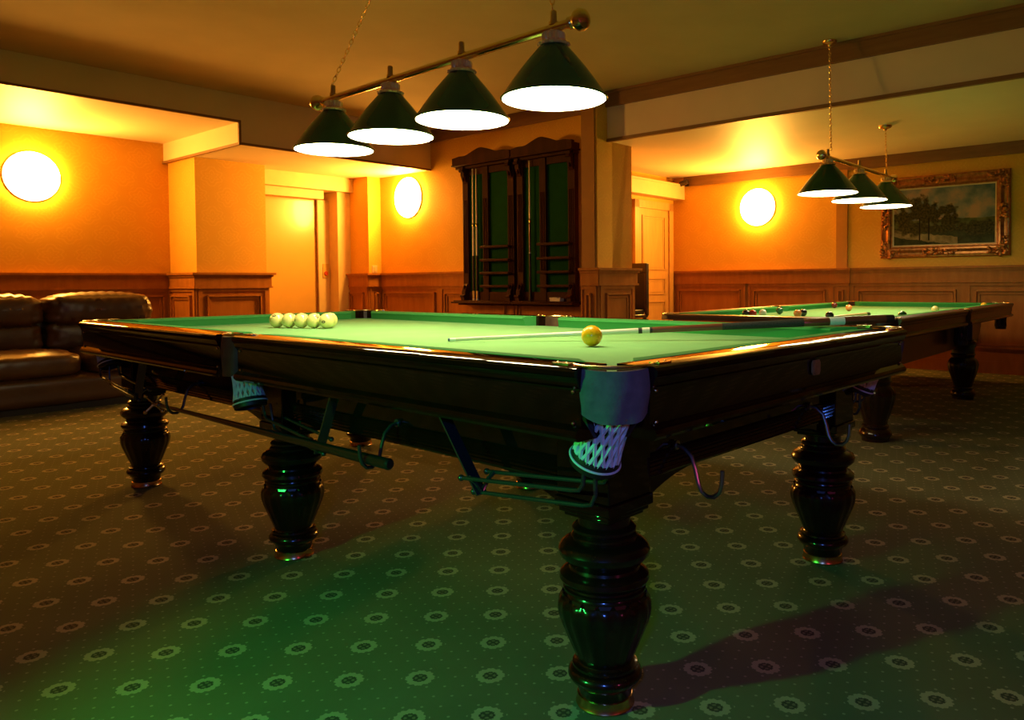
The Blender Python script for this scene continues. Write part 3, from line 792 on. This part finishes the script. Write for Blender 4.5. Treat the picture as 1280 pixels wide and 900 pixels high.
# ------------------------------------------------------------------ lamps over the tables
def make_lamp(loc, rz, xs, half, zbar, r, hcone, mats, label, chains, ceil):
    """bar along local x at zbar; shade rims hang below"""
    root = empty('billiard_lamp', loc, rz, label=label, cat='lamp')
    b = MB(); X = Matrix.Rotation(PI/2, 4, 'Y')
    b.tube([(-half, 0, zbar), (half, 0, zbar)], .0155, 16)
    b.build('bar', MAT['brass'], root)
    for s in (-1, 1):
        b = MB(); Mx = Matrix.Translation((s*half, 0, zbar)) @ Matrix.Rotation(s*PI/2, 4, 'Y')
        b.lathe([(.016, -.02), (.022, -.018), (.022, -.006), (.018, -.002), (.026, .006), (.037, .022), (.039, .034), (.033, .050), (.018, .060), (.001, .063)], 20, Mx)
        b.build('finial', MAT['brass'], root)
    for x in xs:
        zt = zbar-.060; zr = zt-hcone; rt_ = .046
        o = []; i_ = []
        prof = [(r, zr), (r+.002, zr+.004), (r-.006, zr+.012)]
        n = 8
        for k in range(1, n+1):
            s = k/n; prof.append((r-.006+(rt_-r+.006)*s+.010*sin(PI*s)*.6, zr+.012+(zt-zr-.012)*s))
        inner = [(max(.02, rr_-.004), zz) for rr_, zz in prof[::-1]]
        sh = MB().lathe(prof, 56, Matrix.Translation((x, 0, 0)), caps=False).build('shade', MAT['shadegreen'], root, smooth=50)
        MB().lathe(inner, 56, Matrix.Translation((x, 0, 0)), caps=False).build('shade_lining', MAT['shadeinner'], sh, smooth=50)
        MB().lathe([(r-.008, zr+.009), (r-.010, zr+.006), (r*.5, zr+.003), (.001, zr+.002)], 48, Matrix.Translation((x, 0, 0)), caps=False).build('diffuser', mats, sh, smooth=80)
        b = MB()
        b.lathe([(rt_+.006, zt-.004), (rt_+.010, zt+.002), (rt_+.004, zt+.008), (.034, zt+.012), (.034, zt+.015)], 32, Matrix.Translation((x, 0, 0)))
        b.lathe([(.032, zt+.013), (.037, zt+.018), (.038, zt+.040), (.032, zt+.046), (.016, zt+.048), (.014, zt+.060)], 48, Matrix.Translation((x, 0, 0)),
                rad=lambda t, z: 1+(.14*(abs(cos(7*t))*2-1) if zt+.016 < z < zt+.043 else 0))
        for k in range(16):
            t = 2*PI*k/16; b.ball((x+(rt_+.009)*cos(t), (rt_+.009)*sin(t), zt+.001), .0055, seg=8, rings=5)
        b.build('shade_holder', MAT['brasscast'], sh)
        b = MB(); b.lathe([(.017, zbar+.012), (.017, zbar+.022), (.012, zbar+.024), (.012, zbar+.058), (.009, zbar+.062), (.001, zbar+.063)], 16, Matrix.Translation((x, 0, 0)))
        b.build('stem', MAT['brass'], root)
    for x, top in chains:
        p0 = Vector((x, 0, zbar+.062)); p1 = Vector(top); L = (p1-p0).length; n = int(L/.024)
        d = (p1-p0).normalized(); s = d.orthogonal().normalized(); w = d.cross(s); b = MB()
        for k in range(n):
            c = p0.lerp(p1, (k+.5)/n); sx = s if k % 2 else w
            ring = [c+d*(.0155*cos(t))+sx*(.0075*sin(t)) for t in [2*PI*j/10 for j in range(10)]]
            b.tube(ring, .0022, 5, closed=True)
        b.build('chain', MAT['brass'], root)
        b = MB(); b.lathe([(.012, -.045), (.016, -.035), (.05, -.022), (.058, -.010), (.058, 0)], 28, Matrix.Translation(p1+Vector((0, 0, .0))))
        b.build('ceiling_rose', MAT['brass'], root)
    return root
c1 = Tp(1.463, .62)
# local x runs along +a
def to_l1(p): return Matrix.Rotation(-(TY+PI/2), 3, 'Z') @ (p-c1)
far_top = Tp(2.195, .62, ZC)+Vector((.44, .02, 0)); near_top = Tp(.727, .62, ZC)
lamp1 = make_lamp(c1, TY+PI/2, [-.740, -.237, .250, .722], .835, 1.905, .190, .192, MAT['lampdisc'],
    'brass bar lamp with four dark green cone shades hanging over the near table', [(.735, to_l1(far_top)), (-.735, to_l1(near_top))], ZC)
c2 = UVp(2.23, 6.68)
def to_l2(p): return Matrix.Rotation(-RY, 3, 'Z') @ (p-c2)
lamp2 = make_lamp(c2, RY, [-.77, -.05, .67], .87, 1.965, .228, .225, MAT['lampdisc2'],
    'brass bar lamp with three dark cone shades hanging in front of the painting', [(-.70, to_l2(UVp(2.288, 6.095, ZC))), (.69, to_l2(UVp(2.237, 7.35, ZL)))], ZC)

# ------------------------------------------------------------------ wall lamps
def wall_lamp(u, v, z, rz, r, label):
    root = empty('wall_lamp', UVp(u, v, z), rz, label=label, cat='wall lamp', group='round wall lamps')
    # local: wall at y = 0, lamp projects to -y
    Mx = Matrix.Rotation(PI/2, 4, 'X')
    MB().lathe([(r*1.0, 0), (r*1.008, .004), (r*1.008, .016), (r*.995, .018), (r*.98, .016), (.001, .016)], 64, Mx).build('backplate', MAT['whitering'], root)
    prof = [(r*.985*cos(PI/2*k/12), .020+.074*sin(PI/2*k/12)) for k in range(13)]
    prof[-1] = (.001, prof[-1][1])
    MB().lathe([(r*.96, .0165)]+prof, 64, Mx, caps=False).build('globe', MAT['globe'], root, smooth=80)
    return root
wall_lamp(U_LW, 2.50, 2.140, RY, .255, 'round glowing wall lamp above the brown leather sofa')
wall_lamp(7.86, V_RACK, 2.12, RY-PI/2, .262, 'round glowing wall lamp in the corner beside the cue racks')
wall_lamp(4.34, V_END, 1.947, RY-PI/2, .238, 'round glowing wall lamp on the wall beside the painting and door')

# ------------------------------------------------------------------ sofa
def cushion_mb(b, x0, x1, y0, y1, z0, z1, puff=.03, n=12, seed=0, wr=.006):
    """soft rounded block"""
    rnd = random.Random(seed); ph = [rnd.uniform(0, 6.28) for _ in range(6)]
    cx, cy, cz = (x0+x1)/2, (y0+y1)/2, (z0+z1)/2; hx, hy, hz = (x1-x0)/2, (y1-y0)/2, (z1-z0)/2
    vs = []; fs = []; idx = {}
    def pt(a, b_, c):
        # superellipsoid-ish rounding
        p = Vector((a, b_, c)); e = 5.5
        k = (abs(a)**e+abs(b_)**e+abs(c)**e)**(1/e)
        p = p/k
        w = wr*(sin(7*a*hx*9+ph[0])*sin(5*c+ph[1])+.7*sin(19*a*hx*4+ph[2]+3*c))
        # gathered creases close to both ends
        w += wr*.35*sin(11*c+4*a+ph[3])*max(0, abs(a)-.75)/.25
        q = Vector((p.x*hx, p.y*(hy+puff*(1-a*a)*(1-c*c)*.6), p.z*(hz+puff*(1-a*a)*(1-b_*b_)*.5)))
        nn = p.normalized(); return Vector((cx, cy, cz))+q+nn*w
    for ax in range(3):
        for sg in (-1, 1):
            base = len(vs)
            for i in range(n+1):
                for j in range(n+1):
                    u, v = -1+2*i/n, -1+2*j/n
                    c = [0, 0, 0]; c[ax] = sg; c[(ax+1) % 3] = u; c[(ax+2) % 3] = v
                    vs.append(pt(*c))
            for i in range(n):
                for j in range(n):
                    a = base+i*(n+1)+j; fs.append((a, a+1, a+n+2, a+n+1))
    b.add(vs, fs)
sofa = empty('sofa', UVp(7.4, 1.2, 0), RY, label='brown leather sofa with puffed back cushions against the panelled wall', cat='sofa')
# local x = v - 1.2, y = u - 7.4 (front faces -y)
X0, X1 = -1.86, 1.80
b = MB(); cushion_mb(b, X0+.02, X1-.06, -.46, .52, .03, .30, .0, 18, 1, .003); b.build('base', MAT['sofaleather'], sofa, smooth=60)
b = MB(); b.box(X0+.1, X1-.2, -.40, .45, 0, .06); b.build('plinth', MAT['sofaseam'], sofa)
ed = [-1.86, -.95, -.01, .92, 1.80]
xs = [(-1.86, -.95), (-.94, .02), (.03, .99), (1.0, 1.80)]
for i, (a, c) in enumerate(((-1.86, -.06), (-.05, 1.03), (1.04, 1.80))):
    b = MB(); cushion_mb(b, a+.005, c-.005, -.47, .22, .27, .475, .035, 20, 10+i, .005); b.build('seat_cushion', MAT['sofaleather'], sofa, smooth=60)
for i, (a, c) in enumerate(((-1.86, -.10), (-.09, .90), (.91, 1.78))):
    b = MB(); cushion_mb(b, a+.008, c-.008, .10, .34, .44, .70, .05, 20, 20+i, .007); o = b.build('lumbar_cushion', MAT['sofaleather'], sofa, smooth=60)
    b = MB(); cushion_mb(b, a+.006, c-.006, .06, .42, .655, .925, .05, 22, 30+i, .009); o = b.build('back_cushion', MAT['sofaleather'], sofa, smooth=60)
b = MB(); cushion_mb(b, X0+.02, X1-.02, .30, .52, .10, .86, .0, 14, 3, .003); b.build('back', MAT['sofaleather'], sofa, smooth=60)

# ------------------------------------------------------------------ cue racks on the wall
def make_rack(u_left, label, lo, hi):
    W = .83; root = empty('cue_rack', UVp(u_left, V_RACK-.082, 0), RY-PI/2, label=label, cat='cue rack', group='wall cue racks')
    # local: x rightwards, wall at y = 0, front towards -y
    posts = [(0, .09), (.335, .425), (.735, .83)]
    MB().box(0, W, -.025, 0, .80, 2.42).build('back_board', MAT['rackwood'], root)
    b = MB(); b.box(.09, .335, -.031, -.024, .86, 2.34); b.build('felt_panel', MAT['feltdark'], root)
    MB().box(.425, .735, -.031, -.024, .885, 2.27).build('felt_panel', MAT['feltdark'], root)
    for x0, x1 in posts:
        b = MB(); b.box(x0, x1, -.062, -.02, .80, 2.40)
        for q in (.25, .5, .75): b.tube([(x0+(x1-x0)*q, -.064, 1.12), (x0+(x1-x0)*q, -.064, 1.98)], .006, 8)
        b.build('post', MAT['rackwood'], root, bevel=.004)
    MB().box(.09, .735, -.055, -.02, .80, .90).build('cross_rail', MAT['rackwood'], root, bevel=.003)
    MB().box(.09, .735, -.05, -.02, 2.27, 2.345).build('cross_rail', MAT['rackwood'], root, bevel=.003)
    # cornice with a scalloped crest
    b = MB()
    b.box(lo, hi, -.15, 0, 2.375, 2.395); b.box(lo+.012, hi-.012, -.11, 0, 2.395, 2.455)
    b.box(lo+.02, hi-.02, -.10, 0, 2.345, 2.375)
    b.build('cornice', MAT['rackwood'], root, bevel=.004)
    pts = []
    w = hi-lo-.01
    for i in range(61):
        s = i/60; z = 2.472+.048*math.exp(-((s-.5)/.24)**4)+.034*math.exp(-((s-.5)/.12)**2)+.016*math.exp(-((s-.86)/.09)**2)+.016*math.exp(-((s-.14)/.09)**2)
        pts.append((lo+.005+w*s, z))
    Mx = Matrix(((1, 0, 0, 0), (0, 0, 1, 0), (0, 1, 0, 0), (0, 0, 0, 1)))
    MB().prism([(lo+.005, 2.392)]+pts+[(lo+.005+w, 2.392)], -.140, -.095, Mx).build('crest', MAT['rackwood'], root, bevel=.003)
    # carved brackets at the top and bottom of the outer posts
    def bracket(x, top):
        b = MB(); pr = [(0, 0), (-.075, 0), (-.078, .03), (-.06, .06), (-.062, .10), (-.045, .14), (-.03, .17), (-.012, .20), (0, .21)]
        z0 = 2.37 if top else .80
        poly = [(-.05+y*.95, z0-z) if top else (-.05+y*.95, z0+z) for y, z in pr]
        b.prism(poly, -.028, .028, Matrix(((0, 0, 1, x), (1, 0, 0, 0), (0, 1, 0, 0), (0, 0, 0, 1))))
        b.tube([(x-.03, -.118, z0-.05 if top else z0+.05), (x+.03, -.118, z0-.05 if top else z0+.05)], .018, 12)
        b.ball((x, -.088, z0-.14 if top else z0+.15), .020, sx=.8, sz=1.5, seg=12, rings=8)
        b.build('bracket', MAT['rackwood'], root, smooth=40)
    for x in (.045, .785):
        bracket(x, True); bracket(x, False)
    for z in (.950, 1.100, 1.248, 1.400):
        b = MB(); b.box(.345, .80, -.125, -.03, z, z+.018); b.box(.345, .80, -.130, -.118, z+.006, z+.028)
        b.build('ball_shelf', MAT['rackwood'], root, bevel=.003)
    b = MB(); b.box(lo-.02 if lo < -.05 else lo, hi, -.16, 0, .765, .785); b.box(lo, hi-.004, -.14, 0, .785, .80); b.box(lo+.03, hi-.03, -.09, 0, .745, .765)
    b.build('base_shelf', MAT['rackwood'], root, bevel=.004)
    MB().box(.09, .335, -.052, -.03, 2.29, 2.305).build('cue_clip', MAT['rackwood'], root)
    return root
rackL = make_rack(6.685, 'carved wall cue rack holding two cues, next to the round wall lamp', -.10, .852)
rackR = make_rack(5.805, 'carved wall cue rack holding one cue, next to the wall pier', -.022, .862)
def rack_cue(u, h0, h1, white, label):
    L = h1-h0
    base = UVp(u, V_RACK-.157, h0)
    segs = [('butt', 0, .02, .0145, .0145, 'whitering' if white else 'netdark'), ('sleeve', .02, .11, .0145, .0143, 'ash' if white else 'netdark'), ('grip', .11, .52, .0142, .0125, 'netdark'),
            ('forearm', .52, .53, .0124, .0124, 'whitering'), ('forearm', .53, .86, .0124, .0108, 'cuebutt' if not white else 'whitering'), ('joint', .86, .885, .0112, .0112, 'brass'),
            ('collar', .885, .895, .0110, .0110, 'netdark'), ('shaft', .895, L-.02, .0107, .0066, 'maple'), ('ferrule', L-.02, L-.006, .0064, .0062, 'whitering'), ('tip', L-.006, L, .006, .005, 'blueleather')]
    return build_cue('cue', base, (0, 0, 1), segs, label, 'cues standing in the wall racks')
rack_cue(6.497, .8015, 2.34, True, 'cue standing in the two-cue rack, beside the outer post')
rack_cue(6.438, .8015, 2.335, True, 'cue standing in the two-cue rack, beside the middle post')
rack_cue(5.600, .8015, 2.34, False, 'only cue standing in the rack beside the wall pier')
cb = empty('chalk_box', UVp(5.20, V_RACK-.182, .8012), RY-PI/2, label='small white paper box on the bottom shelf of a wall rack', cat='box')
MB().box(-.072, .072, -.035, .035, 0, .035).build('tray', MAT['chalk'], cb, bevel=.003)
b = MB(); b.box(-.074, .03, -.037, .037, .026, .042); b.build('lid', MAT['chalk'], cb, bevel=.003)

# ------------------------------------------------------------------ painting
PU, PZ, PW, PH, FW = 2.157, 1.700, 1.300, .905, .150
pt = empty('framed_painting', UVp(PU, V_END, PZ), RY-PI/2, label='oil landscape of trees by water in a heavy carved gilt frame', cat='painting')
MB().box(-PW/2+FW*.85, PW/2-FW*.85, -.022, -.012, -PH/2+FW*.85, PH/2-FW*.85).build('canvas', MAT['painting'], pt)
def frame_ring(prof, hw, hh):
    """prof: (inward distance, depth); mitred rectangle"""
    b = MB(); n = len(prof); vs = []
    for sx, sz in ((-1, -1), (1, -1), (1, 1), (-1, 1)):
        for d, y in prof: vs.append((sx*(hw-d), -y, sz*(hh-d)))
    fs = []
    for c in range(4):
        c2 = (c+1) % 4
        for i in range(n):
            i2 = (i+1) % n; fs.append((c*n+i, c*n+i2, c2*n+i2, c2*n+i))
    return b.add(vs, fs)
frame_ring([(0, 0), (0, .03), (.010, .046), (.022, .050), (.032, .042), (.055, .040), (.085, .058), (.105, .055), (.118, .036), (.128, .034), (.128, 0)], PW/2, PH/2).build('frame', MAT['gilt'], pt, smooth=30)
frame_ring([(.122, 0), (.122, .030), (.132, .028), (.142, .022), (.142, 0)], PW/2, PH/2).build('slip', MAT['slip'], pt, smooth=30)
def scroll(b, cx, cz, sx, sz, n, seed):
    rnd = random.Random(seed)
    for k in range(n):
        x = cx+rnd.uniform(-sx, sx); z = cz+rnd.uniform(-sz, sz); s = rnd.uniform(.010, .020)
        b.ball((x, -.046-rnd.uniform(0, .012), z), s, sx=rnd.uniform(.7, 1.5), sy=.8, sz=rnd.uniform(.6, 1.3), seg=9, rings=6)
    for k in range(max(2, n//5)):
        x = cx+rnd.uniform(-sx*.7, sx*.7); z = cz+rnd.uniform(-sz*.7, sz*.7); r = rnd.uniform(.016, .028); t0 = rnd.uniform(0, 6.28)
        b.tube([(x+r*(1-.75*q/12)*cos(t0+q*.55), -.052, z+r*(1-.75*q/12)*sin(t0+q*.55)) for q in range(13)], [.008-.0004*q for q in range(13)], 6)
for sx in (-1, 1):
    for sz in (-1, 1):
        b = MB(); scroll(b, sx*(PW/2-.062), sz*(PH/2-.062), .056, .056, 26, 5+sx+3*sz); scroll(b, sx*(PW/2-.15), sz*(PH/2-.055), .06, .035, 14, 15+sx+3*sz)
        scroll(b, sx*(PW/2-.055), sz*(PH/2-.15), .035, .05, 12, 25+sx+3*sz); b.build('corner_carving', MAT['gilt'], pt, smooth=60)
for s in (-1, 1):
    b = MB(); scroll(b, 0, s*(PH/2-.062), .19, .036, 34, 40+s); b.build('centre_carving', MAT['gilt'], pt, smooth=60)
    b = MB(); scroll(b, s*(PW/2-.062), 0, .036, .12, 24, 50+s); b.build('side_carving', MAT['gilt'], pt, smooth=60)

# ------------------------------------------------------------------ small things
# high-backed stool behind the pier
sr = UVp(4.94, 6.94, 0)
st = empty('bar_stool', sr, RY-PI/2, label='dark high-backed bar stool standing behind the wall pier by the door', cat='stool')
b = MB(); b.box(-.22, .22, -.20, .20, .60, .64); b.build('seat_frame', MAT['stoolwood'], st, bevel=.01)
b = MB(); cushion_mb(b, -.21, .21, -.20, .19, .63, .70, .01, 10, 3, .001); b.build('seat', MAT['stoolseat'], st, smooth=60)
for x in (-.19, .19):
    for y in (-.17, .17):
        b = MB(); b.tube([(x*1.12, y*1.15, 0), (x, y, .62)], [.017, .021], 10); b.build('leg', MAT['stoolwood'], st)
b = MB(); b.tube([(-.2, -.18, .24), (.2, -.18, .24)], .012, 8); b.tube([(-.2, .18, .24), (.2, .18, .24)], .012, 8); b.tube([(-.2, -.18, .30), (-.2, .18, .30)], .012, 8); b.tube([(.2, -.18, .30), (.2, .18, .30)], .012, 8); b.build('footrest', MAT['stoolwood'], st)
b = MB(); b.box(-.20, .20, .165, .200, .66, 1.12); b.build('backrest', MAT['stoolseat'], st, bevel=.008)
b = MB(); b.box(-.225, .225, .155, .212, 1.10, 1.21); b.box(-.225, -.19, .16, .21, .62, 1.12); b.box(.19, .225, .16, .21, .62, 1.12); b.build('back_frame', MAT['stoolwood'], st, bevel=.008)
# camera in the corner under the ceiling band
cm = empty('security_camera', UVp(5.36, V_END-.03, 2.335), RY-PI/2, label='small dark security camera under the ceiling by the panelled door', cat='camera')
b = MB(); b.box(-.03, .03, -.012, 0, -.03, .03); b.tube([(0, -.01, 0), (0, -.06, 0)], .010, 8); b.build('mount', MAT['black'], cm)
b = MB(); b.lathe([(.022, -.065), (.034, -.06), (.036, .055), (.030, .062), (.018, .064)], 18, Matrix.Translation((0, -.085, .005)) @ Matrix.Rotation(PI/2-.25, 4, 'Y')); b.build('housing', MAT['stoolwood'], cm)
# switch on the stub wall and a call button in the recess
sw = empty('light_switch', UVp(8.47, 6.185, 1.195), RY, label='small ivory light switch on the wall just above the wainscot cap', cat='switch')
MB().box(-.04, .04, -.012, 0, -.045, .055).build('plate', MAT['plastic'], sw, bevel=.003)
MB().box(-.018, .018, -.020, -.012, -.025, .03).build('rocker', MAT['casing'], sw, bevel=.002)
cbn = empty('call_button', UVp(9.08, 5.83, 1.15), RY, label='small metal call panel with red button beside the plain door', cat='button')
MB().box(-.045, .045, -.012, 0, -.06, .13).build('plate', MAT['lift'], cbn, bevel=.002)
MB().lathe([(.03, 0), (.03, .010), (.026, .014), (.001, .015)], 20, Matrix.Translation((0, -.012, 0)) @ Matrix.Rotation(PI/2, 4, 'X')).build('button', MAT['red'], cbn)

# ------------------------------------------------------------------ light
def lamp(name, loc, col, power, rad, spot=None, target=None, blend=.6):
    d = bpy.data.lights.new(name, 'SPOT' if spot else 'POINT'); d.color = col; d.energy = power; d.shadow_soft_size = rad
    o = bpy.data.objects.new(name, d); C.objects.link(o); o.location = loc
    if spot:
        d.spot_size = R(spot); d.spot_blend = blend
        o.rotation_euler = (Vector(target)-Vector(loc)).to_track_quat('-Z', 'Y').to_euler()
    return o
lamp('green_party_light', (-1.85, .80, 1.10), (.03, 1, .12), 112, .06, 72, (.05, 2.15, .1), .95)
lamp('green_party_light', (-.9, -1.2, 1.3), (.10, 1, .06), 22, .03, 42, (2.6, 5.2, 2.9), 1)
lamp('blue_party_light', (-.12, -.35, 1.25), (.09, .23, 1), 48, .06, 100, (.35, 2.3, .3), 1)
lamp('magenta_party_light', (1.65, -.1, 1.1), (1, .10, .34), 8, .04, 120, (.3, 2.2, .4), 1)

w = bpy.data.worlds.new('World'); bpy.context.scene.world = w; w.use_nodes = True
w.node_tree.nodes['Background'].inputs[0].default_value = (.02, .016, .01, 1); w.node_tree.nodes['Background'].inputs[1].default_value = .3

# ------------------------------------------------------------------ camera
cam = bpy.data.cameras.new('camera'); co = bpy.data.objects.new('camera', cam); C.objects.link(co)
pitch, roll = .03130724, -.00803178
cp, sp, cr, sr_ = cos(pitch), sin(pitch), cos(roll), sin(roll)
fw = Vector((0, cp, -sp)); up0 = Vector((0, sp, cp)); rt0 = Vector((1, 0, 0))
rt = rt0*cr+up0*sr_; up = up0*cr-rt0*sr_
co.matrix_world = Matrix(((rt.x, up.x, -fw.x, 0), (rt.y, up.y, -fw.y, 0), (rt.z, up.z, -fw.z, CAM_H), (0, 0, 0, 1)))
cam.sensor_fit = 'HORIZONTAL'; cam.sensor_width = 36; cam.lens = 946.6456/1280*36
cam.shift_x = -(699.6861-640)/1280; cam.shift_y = (382.8936-450)/1280
cam.clip_start = .05; cam.clip_end = 60
S = bpy.context.scene; S.camera = co
S.view_settings.view_transform = 'Standard'; S.view_settings.look = 'None'; S.view_settings.exposure = 0; S.view_settings.gamma = 1
S.view_settings.use_curve_mapping = False
S.cycles.use_denoising = True; S.cycles.max_bounces = 8; S.cycles.diffuse_bounces = 5
S.cycles.sample_clamp_indirect = 6
